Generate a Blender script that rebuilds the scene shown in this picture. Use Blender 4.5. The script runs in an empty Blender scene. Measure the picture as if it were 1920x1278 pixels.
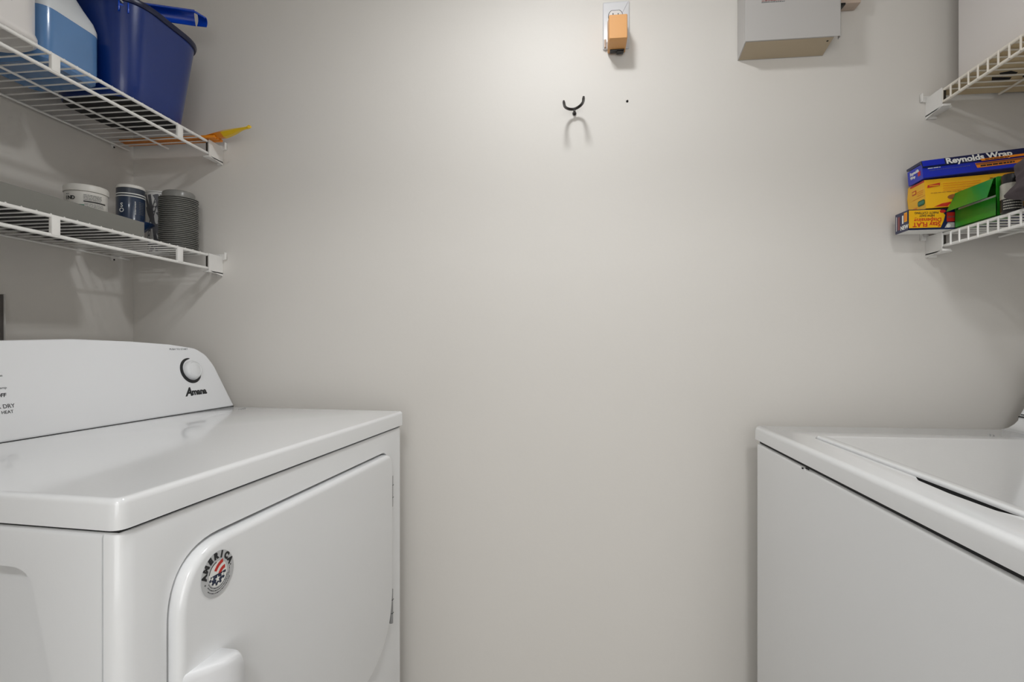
import bpy, bmesh, math, random
from mathutils import Vector, Matrix
random.seed(4)
S = bpy.context.scene
C = S.collection
PI = math.pi

# ---------------------------------------------------------------- camera
PSI = math.atan(.112)
cam_d = bpy.data.cameras.new('camera')
cam_d.sensor_width = 36.0
cam_d.lens = 18.75                      # 1000 px focal length on a 1920 px frame
cam_d.shift_y = 8 / 1920.0
cam_d.clip_start = .02
cam = bpy.data.objects.new('camera', cam_d)
C.objects.link(cam)
cam.location = (0, 0, 1.075)
cam.rotation_euler = (PI / 2, 0, PSI)
S.camera = cam

# ---------------------------------------------------------------- world, view
W = bpy.data.worlds.new('world')
S.world = W
W.use_nodes = True
W.node_tree.nodes['Background'].inputs[0].default_value = (.9, .93, 1, 1)
W.node_tree.nodes['Background'].inputs[1].default_value = .15
S.view_settings.view_transform = 'Standard'
S.view_settings.look = 'None'
S.view_settings.gamma = 1
S.view_settings.use_curve_mapping = False
S.view_settings.exposure = 0.06
LAMP = (-.055, .82, 2.07)
LAMP_POWER = 112.0                       # emission of the closet bulb
HALL_POWER = 80.0                        # emission of the hall ceiling light
HALL_FILL = 28.0                      # strength of an added broad fill light from behind, no window there
al = bpy.data.lights.new('hall_fill', 'AREA')
al.shape = 'RECTANGLE'
al.size = 2.6
al.size_y = 1.5
al.energy = HALL_FILL
al.color = (.965, .985, 1)
ao = bpy.data.objects.new('hall_fill', al)
C.objects.link(ao)
ao.location = (.15, -1.86, 1.25)
ao.rotation_euler = (PI / 2, 0, 0)
ao.visible_camera = True

# ---------------------------------------------------------------- materials
def lin(h):
    h = h.lstrip('#')
    out = []
    for i in (0, 2, 4):
        v = int(h[i:i + 2], 16) / 255
        out.append(v / 12.92 if v <= .04045 else ((v + .055) / 1.055) ** 2.4)
    return (*out, 1)

def mat(name, col, rough=.5, metal=0, coat=0, spec=.5, bump=0, bscale=200, var=0, vscale=8, trans=0, emit=0, alpha=1, ior=1.5, sss=0):
    m = bpy.data.materials.new(name)
    m.use_nodes = True
    nt = m.node_tree
    b = nt.nodes['Principled BSDF']
    c = lin(col)
    b.inputs['Base Color'].default_value = c
    b.inputs['Roughness'].default_value = rough
    b.inputs['Metallic'].default_value = metal
    b.inputs['Coat Weight'].default_value = coat
    b.inputs['Coat Roughness'].default_value = .08
    b.inputs['Specular IOR Level'].default_value = spec
    b.inputs['IOR'].default_value = ior
    b.inputs['Transmission Weight'].default_value = trans
    tc = nt.nodes.new('ShaderNodeTexCoord')
    if bump:
        n = nt.nodes.new('ShaderNodeTexNoise')
        n.inputs['Scale'].default_value = bscale
        n.inputs['Detail'].default_value = 3
        nt.links.new(tc.outputs['Object'], n.inputs['Vector'])
        bp = nt.nodes.new('ShaderNodeBump')
        bp.inputs['Strength'].default_value = bump
        bp.inputs['Distance'].default_value = .002
        nt.links.new(n.outputs['Fac'], bp.inputs['Height'])
        nt.links.new(bp.outputs['Normal'], b.inputs['Normal'])
    if var:
        n = nt.nodes.new('ShaderNodeTexNoise')
        n.inputs['Scale'].default_value = vscale
        n.inputs['Detail'].default_value = 4
        nt.links.new(tc.outputs['Object'], n.inputs['Vector'])
        r = nt.nodes.new('ShaderNodeMixRGB')
        r.blend_type = 'MIX'
        r.inputs[1].default_value = tuple(x * (1 - var) for x in c[:3]) + (1,)
        r.inputs[2].default_value = tuple(min(1, x * (1 + var)) for x in c[:3]) + (1,)
        nt.links.new(n.outputs['Fac'], r.inputs[0])
        nt.links.new(r.outputs[0], b.inputs['Base Color'])
    if emit:
        b.inputs['Emission Color'].default_value = c
        b.inputs['Emission Strength'].default_value = emit
    return m

M = dict(
    wall=mat('wall_paint', '#dcd8d2', .5, bump=.10, bscale=90, var=.012, vscale=5, spec=.25),
    wall_side=mat('wall_paint_side', '#dcd8d2', .5, bump=.10, bscale=90, var=.012, vscale=5, spec=.35),
    ceil=mat('ceiling_paint', '#e6e4e0', .8),
    floor=mat('floor_vinyl', '#96918a', .45, var=.15, vscale=14),
    base=mat('trim_paint', '#e8e6e2', .35),
    enamel=mat('white_enamel', '#eeeff0', .22, coat=.5, spec=.5, bump=.03, bscale=260),
    enamel_top=mat('white_enamel_top', '#f0f1f2', .16, coat=.6, bump=.03, bscale=200),
    plastic_w=mat('console_plastic', '#eeeff1', .32),
    knob=mat('knob_plastic', '#e6e7e8', .25),
    gap=mat('dark_seam_and_shade', '#242526', .8),  # dark of joints, also painted shade in gaps and under the washer lid
    hinge=mat('hinge_steel', '#a9aaab', .35, metal=.6),
    ink=mat('black_ink', '#1b1c1f', .5),
    ink_grey=mat('grey_ink', '#66686b', .5),
    wire=mat('white_vinyl_coating', '#f0eeea', .35, coat=.2),
    wire_c=mat('cream_vinyl_coating', '#efe8dc', .35, coat=.2),
    bracket=mat('white_bracket_plastic', '#eceae6', .4),
    steel=mat('dark_wire_end', '#3c3833', .5, metal=.5),
    bucket=mat('blue_pail_plastic', '#052a72', .28, coat=.3, var=.12, vscale=9),
    bucket_rim=mat('dark_blue_rim_plastic', '#0a1438', .3),
    bucket_base=mat('black_pail_base', '#060709', .6),
    scoop=mat('bright_blue_plastic', '#0d49c4', .25, coat=.2),
    jug=mat('frosted_white_jug', '#d9dde0', .3, coat=.2),
    fluid=mat('blue_fluid_jug', '#5b86b8', .22, coat=.4, var=.22, vscale=7),
    fluid_d=mat('deep_blue_fluid', '#0f62b4', .25, coat=.3, var=.15, vscale=14),
    bottle=mat('white_bottle_plastic', '#e6e2df', .3, coat=.2),
    lab_cream=mat('cream_label', '#efdcb4', .45),
    lab_pur=mat('purple_label_print', '#7d6f8b', .45),
    orange=mat('orange_plastic', '#e58a1c', .35),
    yellow=mat('yellow_plastic', '#f2c71c', .3, coat=.2),
    greybox=mat('grey_tray_card', '#7e7d77', .6),
    greybase=mat('black_tray_base', '#141414', .7),
    tub=mat('white_tub_plastic', '#dddad3', .35),
    green_lab=mat('green_label', '#3f7f66', .45),
    navy=mat('navy_tub_plastic', '#22324b', .28, coat=.3),
    navy_d=mat('slate_cap_plastic', '#3a3f49', .35),
    bluelid=mat('blue_disc_plastic', '#12335f', .2, coat=.4),
    cupw=mat('white_paper_cup', '#d9d8d6', .5),
    cupg=mat('grey_cup_print', '#5e5e63', .5),
    lidg=mat('charcoal_lid_plastic', '#83827e', .3, coat=.1),
    blackp=mat('black_plastic', '#0e0e10', .35),
    panel=mat('dark_grey_panel_paint', '#575350', .5),
    panel_edge=mat('light_panel_edge', '#c9c6c2', .5),
    outlet=mat('outlet_plastic', '#d9d9db', .3),
    recept=mat('receptacle_plastic', '#e2dedb', .35),
    plug=mat('tan_orange_adapter', '#d69d60', .45, bump=.08, bscale=120),
    metalbox=mat('grey_box_paint', '#bebbb8', .42, bump=.05, bscale=60),
    metalbottom=mat('bare_box_bottom', '#b5a58c', .5),
    darkred=mat('red_print', '#8b4a48', .5),
    conn=mat('beige_connector', '#c6b3a4', .5),
    hook=mat('blackened_steel', '#3b3836', .38, metal=.7),
    hole=mat('anchor_hole', '#17120e', .9),
    foil=mat('royal_blue_card', '#0b28b8', .35, coat=.25),
    foil_d=mat('navy_card', '#101a4a', .35, coat=.25),
    white=mat('white_print', '#eeeeea', .45),
    red=mat('bright_red_print', '#c72a1e', .45),
    orangep=mat('orange_print', '#ee8a17', .45),
    yel=mat('yellow_card', '#f6b912', .42, coat=.15),
    brown=mat('brown_print', '#9a5a2c', .5),
    green=mat('green_card', '#1f8a1c', .4, coat=.15),
    green_d=mat('dark_green_card', '#115a1d', .45),
    kraft=mat('tan_cardboard', '#e2cda6', .7, var=.08, vscale=20),
    carton=mat('pale_grey_carton', '#ebe6e3', .6),
    can=mat('silver_can_print', '#b9b6ab', .3, metal=.3),
    fabric=mat('dark_brown_fabric', '#4b4245', .9, bump=.3, bscale=500),
    door=mat('door_paint', '#d8d3cb', .4),
    bulb=mat('bulb_glow', '#fbfdff', .5, emit=LAMP_POWER),
    hallbulb=mat('hall_glow', '#fbfdff', .5, emit=HALL_POWER),
)

# ---------------------------------------------------------------- mesh builder
class MB:
    def __init__(s, origin=(0, 0, 0)):
        s.o = Vector(origin); s.v = []; s.f = []; s.mi = []; s.mats = []
    def _m(s, m):
        m = M[m]
        if m not in s.mats: s.mats.append(m)
        return s.mats.index(m)
    def add(s, vf, m, mx=None):
        vs, fs = vf
        k = len(s.v); mi = s._m(m)
        for p in vs:
            p = Vector(p)
            if mx is not None: p = mx @ p
            s.v.append(p - s.o)
        for f in fs:
            s.f.append(tuple(i + k for i in f)); s.mi.append(mi)
        return s
    def build(s, name, parent=None, loc=None, sharp=35, label=None):
        me = bpy.data.meshes.new(name)
        me.from_pydata([tuple(p) for p in s.v], [], s.f)
        for m in s.mats: me.materials.append(m)
        for p, i in zip(me.polygons, s.mi): p.material_index = i
        finish(me, sharp)
        o = bpy.data.objects.new(name, me)
        C.objects.link(o)
        if parent: o.parent = parent
        elif loc is not None: o.location = loc
        else: o.location = s.o
        if label: o['label'] = label
        return o

def finish(me, sharp=35):
    bm = bmesh.new(); bm.from_mesh(me)
    bmesh.ops.recalc_face_normals(bm, faces=bm.faces)
    a = math.radians(sharp)
    for e in bm.edges:
        e.smooth = not (len(e.link_faces) == 2 and e.calc_face_angle(0) > a)
    for f in bm.faces: f.smooth = True
    bm.to_mesh(me); bm.free()

def frombm(bm):
    bm.verts.index_update()
    r = ([v.co.copy() for v in bm.verts], [[v.index for v in f.verts] for f in bm.faces])
    bm.free()
    return r

def rbox(x0, x1, y0, y1, z0, z1, bev=0, seg=2):
    bm = bmesh.new()
    bmesh.ops.create_cube(bm, size=1)
    for v in bm.verts:
        v.co = Vector(((x0 + x1) / 2 + v.co.x * (x1 - x0), (y0 + y1) / 2 + v.co.y * (y1 - y0), (z0 + z1) / 2 + v.co.z * (z1 - z0)))
    if bev: bmesh.ops.bevel(bm, geom=list(bm.edges), offset=bev, segments=seg, profile=.5, affect='EDGES')
    return frombm(bm)

def lathe(prof, n=40, cx=0, cy=0):
    vs, fs = [], []
    for r, z in prof:
        for k in range(n):
            a = 2 * PI * k / n
            vs.append((cx + r * math.cos(a), cy + r * math.sin(a), z))
    for i in range(len(prof) - 1):
        for k in range(n):
            a, b = i * n + k, i * n + (k + 1) % n
            fs.append((a, b, b + n, a + n))
    if prof[0][0] > 1e-5: fs.append(tuple(range(n))[::-1])
    if prof[-1][0] > 1e-5: fs.append(tuple(range((len(prof) - 1) * n, len(prof) * n)))
    return vs, fs

def loft(rings, cap=True):
    """rings: lists of equal length of 3-D points"""
    n = len(rings[0]); vs = [p for r in rings for p in r]; fs = []
    for i in range(len(rings) - 1):
        for k in range(n):
            a, b = i * n + k, i * n + (k + 1) % n
            fs.append((a, b, b + n, a + n))
    if cap:
        fs.append(tuple(range(n))[::-1]); fs.append(tuple(range((len(rings) - 1) * n, len(rings) * n)))
    return vs, fs

def tube(pts, r, n=8, cap=True):
    pts = [Vector(p) for p in pts]
    rings = []; up = None
    for i, p in enumerate(pts):
        d = (pts[min(i + 1, len(pts) - 1)] - pts[max(i - 1, 0)]).normalized()
        if up is None:
            up = Vector((0, 0, 1)) if abs(d.z) < .9 else Vector((1, 0, 0))
        s = d.cross(up).normalized(); up = s.cross(d).normalized()
        rr = r[i] if isinstance(r, (list, tuple)) else r
        rings.append([p + s * (rr * math.cos(2 * PI * k / n)) + up * (rr * math.sin(2 * PI * k / n)) for k in range(n)])
    return loft(rings, cap)

def rpoly(pts, rad, n=8):
    """rounded polygon outline; rad = one radius or one per corner"""
    out = []; N = len(pts)
    for i, p in enumerate(pts):
        p = Vector(p); a = Vector(pts[i - 1]); b = Vector(pts[(i + 1) % N])
        r = rad[i] if isinstance(rad, (list, tuple)) else rad
        if r <= 0: out.append(tuple(p)); continue
        u = (a - p).normalized(); w = (b - p).normalized()
        ang = u.angle(w); t = r / math.tan(ang / 2)
        t = min(t, (a - p).length * .49, (b - p).length * .49)
        p0 = p + u * t; p1 = p + w * t
        for k in range(n + 1):                     # quadratic blend close to an arc
            q = k / n
            c = p0 * (1 - q) ** 2 + p * 2 * q * (1 - q) * .98 + p1 * q ** 2 + (p0 + p1) * .5 * (2 * q * (1 - q) * .02)
            out.append((c.x, c.y))
    return out

def ccw(o):
    a = sum(o[i - 1][0] * o[i][1] - o[i][0] * o[i - 1][1] for i in range(len(o)))
    return o if a > 0 else o[::-1]

def inset(o, d):
    o = ccw(o); N = len(o); out = []
    for i in range(N):
        p = Vector(o[i]); a = Vector(o[i - 1]); b = Vector(o[(i + 1) % N])
        d1 = (p - a).normalized(); d2 = (b - p).normalized()
        n = Vector((-d1.y - d2.y, d1.x + d2.x))
        n = n.normalized() if n.length > 1e-6 else Vector((-d1.y, d1.x))
        k = max(.4, n.dot(Vector((-d1.y, d1.x))))
        out.append(tuple(p + n * (d / k)))
    return out

def plate(o, z0, z1, bev=0, seg=4, both=False):
    """prism of an outline in xy, rounded over at z1 (and z0)"""
    o = ccw(o); rings = []
    if both and bev:
        for k in range(seg):
            a = PI / 2 * k / seg
            rings.append([(x, y, z0 + bev * (1 - math.sin(a))) for x, y in inset(o, bev * (1 - math.cos(a)) if 0 else bev * (1 - math.cos(PI / 2 - a)) if 0 else bev * (1 - math.sin(a)))])
        rings = [[(x, y, z0 + bev * (1 - math.cos(PI / 2 * k / seg))) for x, y in inset(o, bev * (1 - math.sin(PI / 2 * k / seg)))] for k in range(seg)]
        rings.append([(x, y, z0 + bev) for x, y in o])
    else:
        rings.append([(x, y, z0) for x, y in o])
    if bev:
        for k in range(seg + 1):
            a = PI / 2 * k / seg
            rings.append([(x, y, z1 - bev + bev * math.sin(a)) for x, y in inset(o, bev * (1 - math.cos(a)))])
    else:
        rings.append([(x, y, z1) for x, y in o])
    return loft(rings)

_fc = {}
def text(body, size, ext=.0002, bold=0, sx=1, shear=0, align='LEFT'):
    key = (body, size, ext, bold, sx, shear, align)
    if key in _fc: return _fc[key]
    cu = bpy.data.curves.new('t', 'FONT')
    cu.body = body; cu.size = size; cu.extrude = ext; cu.offset = bold; cu.shear = shear
    cu.align_x = align; cu.resolution_u = 3
    ob = bpy.data.objects.new('t', cu)
    C.objects.link(ob)
    me = bpy.data.meshes.new_from_object(ob.evaluated_get(bpy.context.evaluated_depsgraph_get()))
    vs = [Vector((v.co.x * sx, v.co.y, v.co.z)) for v in me.vertices]
    fs = [tuple(p.vertices) for p in me.polygons]
    bpy.data.objects.remove(ob); bpy.data.curves.remove(cu); bpy.data.meshes.remove(me)
    _fc[key] = (vs, fs)
    return vs, fs

def frame(o, x, y):
    """matrix with origin o and in-plane axes x, y; z = x cross y"""
    x = Vector(x).normalized(); y = Vector(y); y = (y - x * y.dot(x)).normalized(); z = x.cross(y)
    m = Matrix(((x.x, y.x, z.x, o[0]), (x.y, y.y, z.y, o[1]), (x.z, y.z, z.z, o[2]), (0, 0, 0, 1)))
    return m

def boolean(o, cutter):
    md = o.modifiers.new('cut', 'BOOLEAN'); md.object = cutter; md.operation = 'DIFFERENCE'; md.solver = 'EXACT'
    bpy.context.view_layer.update()
    me = bpy.data.meshes.new_from_object(o.evaluated_get(bpy.context.evaluated_depsgraph_get()))
    o.modifiers.clear(); old = o.data; o.data = me
    me.name = old.name
    bpy.data.meshes.remove(old); bpy.data.objects.remove(cutter)
    finish(me, 30)

def tag(o, label, cat, group=None):
    o['label'] = label; o['category'] = cat
    if group: o['group'] = group
    return o
def thing(name, label, cat, loc, rz=0, group=None):
    o = bpy.data.objects.new(name, None); C.objects.link(o)
    o.empty_display_size = .05
    o.location = loc; o.rotation_euler = (0, 0, rz)
    return tag(o, label, cat, group)
def struct(name, *boxes, m='wall', bev=0, parent=None):
    b = MB()
    for q in boxes: b.add(rbox(*q, bev), m)
    o = b.build(name, parent)
    if not parent: o['kind'] = 'structure'
    return o

# ---------------------------------------------------------------- room shell
XL, XR, YB, ZC = -1.188, 1.09, 1.33, 2.20
YF = -.10                                # the closet front wall spans YF-.1 .. YF
struct('floor', (-1.7, 1.7, -2.1, 1.45, -.06, 0), m='floor')
struct('wall_back', (XL - .12, XR + .12, YB, YB + .12, 0, ZC + .3))
struct('wall_left', (XL - .12, XL, YF, YB, 0, ZC + .3), m='wall_side')
struct('wall_right', (XR, XR + .12, YF, YB, 0, ZC + .3), m='wall_side')
struct('ceiling', (XL - .12, XR + .12, YF, YB + .12, ZC, ZC + .08), m='ceil')
OX0, OX1, OZ = -.42, .62, 2.03           # the closet door opening
struct('wall_front', (-1.7, OX0, YF - .1, YF, 0, 2.5), (OX1, 1.7, YF - .1, YF, 0, 2.5), (OX0, OX1, YF - .1, YF, OZ, 2.5))
struct('trim_1', (OX0 - .06, OX0, YF - .115, YF - .1, 0, OZ + .06), (OX1, OX1 + .06, YF - .115, YF - .1, 0, OZ + .06), (OX0 - .06, OX1 + .06, YF - .115, YF - .1, OZ, OZ + .06), m='base')
struct('wall_hallway_left', (-1.7, -1.6, -2.1, YF - .1, 0, 2.5))
struct('wall_hallway_right', (1.6, 1.7, -2.1, YF - .1, 0, 2.5))
struct('wall_hallway_far', (-1.6, 1.6, -2.1, -2.0, 0, 2.5))
struct('ceiling_hallway', (-1.7, 1.7, -2.1, YF - .1, 2.44, 2.5), m='ceil')
struct('baseboard_back', (XL + .012, XR - .012, YB - .012, YB, 0, .085), m='base', bev=.003)
struct('baseboard_left', (XL, XL + .012, YF, YB, 0, .085), m='base', bev=.003)
struct('baseboard_right', (XR - .012, XR, YF, YB, 0, .085), m='base', bev=.003)

# closet drum light under the ceiling
t = thing('drum_ceiling_light', 'small white drum light with a frosted disc under the closet ceiling', 'lamp', (LAMP[0], LAMP[1], ZC))
b = MB(t.location); b.add(lathe([(.055, ZC), (.062, ZC - .01), (.072, LAMP[2] + .012), (.072, LAMP[2] + .001), (.064, LAMP[2] + .001), (.062, LAMP[2] + .012), (.0001, LAMP[2] + .012)], 40, LAMP[0], LAMP[1]), 'bracket'); b.build('drum_housing', t)
b = MB(t.location)
b.add(lathe([(.0625, LAMP[2] + .006), (.0625, LAMP[2]), (.055, LAMP[2] - .006), (.03, LAMP[2] - .011), (.0001, LAMP[2] - .013)], 40, LAMP[0], LAMP[1]), 'bulb')
b.build('diffuser', t)
t = thing('hallway_ceiling_light', 'round white dome light on the hallway ceiling', 'lamp', (.14, -1.15, 2.44))
b = MB(t.location); b.add(lathe([(.15, 2.44), (.15, 2.425), (.0001, 2.425)], 40, .14, -1.15), 'bracket'); b.build('base_ring', t)
b = MB(t.location); b.add(lathe([(.135, 2.424), (.125, 2.395), (.09, 2.37), (.04, 2.36), (.0001, 2.358)], 40, .14, -1.15), 'hallbulb'); b.build('glass_dome', t)

# ---------------------------------------------------------------- dryer
TH = math.radians(4.425)
N0 = Vector((-.4515, .4873, 0))
WD = .742; DD = .66; ZT = .92
dry = thing('dryer', 'white front-loading clothes dryer with a back control panel, standing at left', 'dryer', N0, PI / 2 - TH)
# local: x along the front (near to far), y towards the left wall, z up
door_o = rpoly([(.066, .838), (.652, .838), (.652, .405), (.066, .405)], [.075, .028, .15, .075], 12)
foot = rpoly([(.004, .003), (WD - .004, .003), (WD - .004, DD), (.004, DD)], [.02, .02, .01, .01], 8)
b = MB(); b.add(plate(foot, .03, .884, .006, 3), 'enamel')
cab = b.build('cabinet', dry)
FR = frame((0, 0, 0), (1, 0, 0), (0, 0, 1))        # xy of an outline -> front plane, z towards the room
cut = MB(); cut.add(plate(inset(door_o, -.0042), -.026, .05), 'gap', FR)
co = cut.build('cut', dry); boolean(cab, co)
# seam down the side where the front panel wraps round, and dark strip painted as the shade under the deck
sp = rpoly([(.1, .30), (.125, .845), (.155, .845), (.56, .845), (.58, .30)], [.03, .05, .01, .05, .03], 8)
sp = rpoly([(.040, .56), (.112, .846), (.50, .846), (.56, .56)], [.03, .035, .05, .03], 8)
cut = MB(); cut.add(rbox(-.01, .0065, .0225, .0245, -.1, .95), 'gap'); co = cut.build('cut', dry); boolean(cab, co)
SD = frame((0, 0, 0), (0, -1, 0), (0, 0, 1))       # near side plane, outward = -x
cut = MB(); cut.add(loft([[Vector((.022, x, z)) for x, z in inset(sp, .012)], [Vector((-.02, x, z)) for x, z in inset(sp, -.004)]]), 'gap'); co = cut.build('cut', dry); boolean(cab, co)
b = MB(); b.add(rbox(.008, WD - .008, .008, DD - .01, .8835, .8885), 'gap'); b.build('deck_gap_shade', dry)
deck_o = rpoly([(0, 0), (WD, 0), (WD, DD), (0, DD)], [.014, .014, .005, .005], 8)
b = MB(); b.add(plate(deck_o, .888, ZT, .007, 5), 'enamel_top'); b.build('top_deck', dry)
b = MB(); b.add(rbox(.03, WD - .03, .35, .352, ZT - .0005, ZT + .0006, 0), 'enamel_top')
b.add(text('CAUTION', .006), 'ink_grey', frame((.60, .425, ZT + .0002), (1, 0, 0), (0, 1, 0)))
b = MB(); b.add(text('- - - -', .012), 'ink_grey', frame((.690, .40, ZT + .0002), (1, 0, 0), (0, 1, 0))); b.build('deck_marking', dry)
# door
dr = MB(); dr.add(plate(door_o, -.018, .012, .008, 6), 'enamel', FR)
door = dr.build('door', dry)
b = MB(); b.add(plate(inset(door_o, -.0040), -.0258, -.0205), 'gap', FR); b.build('door_gap_shade', dry)  # dark sheet painting the shade in the gap round the door
for z0, z1 in ((.719, .7865), (.462, .536)):
    b = MB(); b.add(tube([(.6565, -.0045, z0), (.6565, -.0045, z1)], .0042, 12), 'hinge')
    b.add(rbox(.6575, .6665, -.0016, .0005, z0 + .004, z1 - .004, .0005), 'enamel')
    for q in (.3, .7): b.add(rbox(.6525, .6605, -.0089, -.0005, z0 + (z1 - z0) * q - .0004, z0 + (z1 - z0) * q + .0004), 'gap')
    b.build('hinge', door)
# handle: a scooped pull that rises from the door
def hring(z, xs, d=0, e=0):
    xs += .0125; return [(xs, -.0115, z), (xs, -.034 + e, z), (xs - .006, -.040 + e, z), (.103, -.0375 + e, z), (.088 + d, -.026 + e, z), (.068 + d, -.0115, z)]
rings = [hring(.45, .1272, .02, .02), hring(.47, .1272), hring(.683, .1272), hring(.694, .1225), hring(.700, .1175, .001), hring(.7025, .1150, .004, .0025)]
b = MB(); b.add(loft(rings), 'plastic_w'); b.build('handle', door, sharp=50)
# round sticker
st = MB(); SC = (.1215, -.0124, .7965)
SF = frame(SC, (1, 0, 0), (0, 0, 1))
R = .0272
circ = lambda r, n=48, a0=0, a1=2 * PI: [(r * math.cos(a0 + (a1 - a0) * k / n), r * math.sin(a0 + (a1 - a0) * k / n)) for k in range(n)]
M['sticker'] = mat('sticker_silver', '#c2c3c4', .35)
st.add(plate(circ(R), 0, .0004), 'sticker', SF)
def dec(mb, o, m, F, z=.0004, t=.00015): mb.add(plate(o, z, z + t), m, F)
TILT = math.radians(8)
for i, ch in enumerate('AMERICA'):
    a = math.radians(172 - i * 24.5) + TILT * 0
    p = (R * .70 * math.cos(a), R * .70 * math.sin(a))
    st.add(text(ch, R * .38, .0001, R * .030, align='CENTER'), 'ink', SF @ Matrix.Translation((p[0], p[1], .0006)) @ Matrix.Rotation(a - PI / 2, 4, 'Z'))
for a in (8, 196):
    a = math.radians(a)
    dec(st, [(R * .80 * math.cos(a) + x, R * .80 * math.sin(a) + y) for x, y in circ(R * .035, 10)], 'ink', SF)
dec(st, circ(R * .55), 'white', SF, .0004, .0001)
def band(r0, r1, c, a0, a1, n=14):
    A = [math.radians(a0 + (a1 - a0) * k / n) for k in range(n + 1)]
    return [(c[0] + r1 * math.cos(a), c[1] + r1 * math.sin(a)) for a in A] + [(c[0] + r0 * math.cos(a), c[1] + r0 * math.sin(a)) for a in A[::-1]]
dec(st, band(R * .53, R * .57, (0, 0), 100, 168), 'ink', SF, .0005)
for r0, r1, a0, a1 in ((.60, .76, 100, 150), (.28, .44, 88, 158)):
    dec(st, band(R * r0, R * r1, (R * .42, -R * .18), a0, a1), 'red', SF, .00055)
M['navyp'] = mat('navy_print', '#16233f', .45)
gear = []
for k in range(60):
    a = PI + PI * k / 59
    rr = R * (.47 + .05 * (1 if (k // 5) % 2 else -1))
    gear.append((rr * math.cos(a) - R * .04, rr * math.sin(a) * .95))
dec(st, gear, 'navyp', SF, .00055)
def star(cx, cy, r): return [(cx + (r if k % 2 == 0 else r * .42) * math.cos(PI / 2 + k * PI / 5), cy + (r if k % 2 == 0 else r * .42) * math.sin(PI / 2 + k * PI / 5)) for k in range(10)]
for cx, cy, r in ((0, -.22, .17), (-.33, -.1, .10), (.30, -.12, .11)):
    dec(st, star(R * cx - R * .04, R * cy, R * r), 'white', SF, .0008)
for rr_, a0, a1 in ((.62, 205, 345), (.72, 212, 352), (.83, 222, 340), (.72, 354, 374)):
    n = int((a1 - a0) / 7)
    for k in range(n):
        dec(st, band(R * (rr_ - .018), R * (rr_ + .018), (0, 0), a0 + k * 7, a0 + k * 7 + random.uniform(4.5, 6.8), 2), 'ink_grey' if k % 3 else 'ink', SF)
o = st.build('sticker', door, label='round silver sticker printed with a red, white and navy flag emblem')
# control console
LN = .28
cb = .4635
CF = frame((0, cb, ZT + .0008), (1, 0, 0), (0, math.sin(LN), math.cos(LN)))   # z = out of the face
half = [(.752, 0), (.7125, .122), (.676, .1495), (.573, .166), (.40, .1735)]
cpts = [(.752, .0), (.718, .108), (.700, .136), (.672, .153), (.60, .163), (.50, .1695), (.378, .1735), (.256, .1695), (.156, .163), (.084, .153), (.056, .136), (.038, .108), (.004, 0)]
co_ = rpoly(cpts, [.004, .06, .04, .05, .1, .2, .3, .2, .1, .05, .04, .06, .004], 5)
con = MB()
o2 = ccw(co_); rings = []
for k in range(6):
    a = PI / 2 * k / 5
    rings.append([CF @ Vector((x, y, -.003 + .003 * math.cos(a))) for x, y in inset(o2, .003 * (1 - math.sin(a)))])
for dpt in (-.05, -.11): rings.append([CF @ Vector((x, y, dpt)) if y > .02 else Vector((x, cb + .15 if dpt < -.1 else cb + .06, ZT + .0010)) for x, y in o2])
con.add(loft(rings), 'plastic_w')
cons = con.build('console', dry, sharp=50)
b = MB(); b.add(rbox(.006, .750, cb - .0004, cb + .12, ZT - .001, ZT + .0010), 'gap'); b.build('console_gasket', dry)
# start button, with its printed crescent
BX, BY = .640, .0985
b = MB(); kf = CF @ Matrix.Translation((BX, BY, 0))
b.add(lathe([(.0215, 0), (.0215, .010), (.0195, .013), (.0175, .0145), (.017, .0135), (.0165, .0135), (.012, .0155), (.0001, .0165)], 40), 'knob', kf)
b.build('start_button', cons, sharp=60)
b = MB()
cres = []
for k in range(41):
    a = math.radians(78 + 262 * k / 40); cres.append((.0305 * math.cos(a), .0305 * math.sin(a)))
for k in range(41):
    a = math.radians(340 - 262 * k / 40); w = math.sin(PI * k / 40) ** .5 * .0085
    cres.append(((.0303 - w) * math.cos(a), (.0303 - w) * math.sin(a)))
b.add(plate(cres, .0002, .0005), 'ink', kf); b.build('button_ring', cons)
b = MB()
def ctext(s, x, y, size, m='ink', **k): b.add(text(s, size, .00012, **k), m, CF @ Matrix.Translation((x, y, .0003)))
ctext('PUSH TO START', .594, .149, .0058, 'ink_grey', sx=1.25)
b.build('start_lettering', cons)
b = MB()
ctext('A', .6085, .0395, .0270, 'ink', bold=.0011, shear=.35, sx=1.0)
ctext('mana', .6275, .0405, .0200, 'ink', bold=.0010, sx=1.05)
b.build('brand_lettering', cons)
b = MB()
ctext('AIR DRY', .2225, .0545, .0095, 'ink', sx=.95)
ctext('NO HEAT', .2215, .0455, .0075, 'ink', sx=.95)
ctext('OFF', .2320, .0735, .0085, 'ink', bold=.0002, shear=.2)
ctext('more damp', .2215, .0868, .0052, 'ink_grey', sx=1.2)
ctext('less', .2405, .1075, .0055, 'ink_grey')
b.build('lettering', cons)
for x, y in ((.05, .05), (WD - .05, .05), (.05, DD - .05), (WD - .05, DD - .05)):
    b = MB(); b.add(lathe([(.018, 0), (.02, .008), (.01, .012), (.01, .032)], 16, x, y), 'blackp'); b.build('foot', dry)

# ---------------------------------------------------------------- washer
WX, WY, WZ = .4026, 1.23, .898
WL, WDp = .73, .645
was = thing('washing_machine', 'white top-loading washing machine with a closed lid, standing at right', 'washing machine', (WX, WY, 0))
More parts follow.
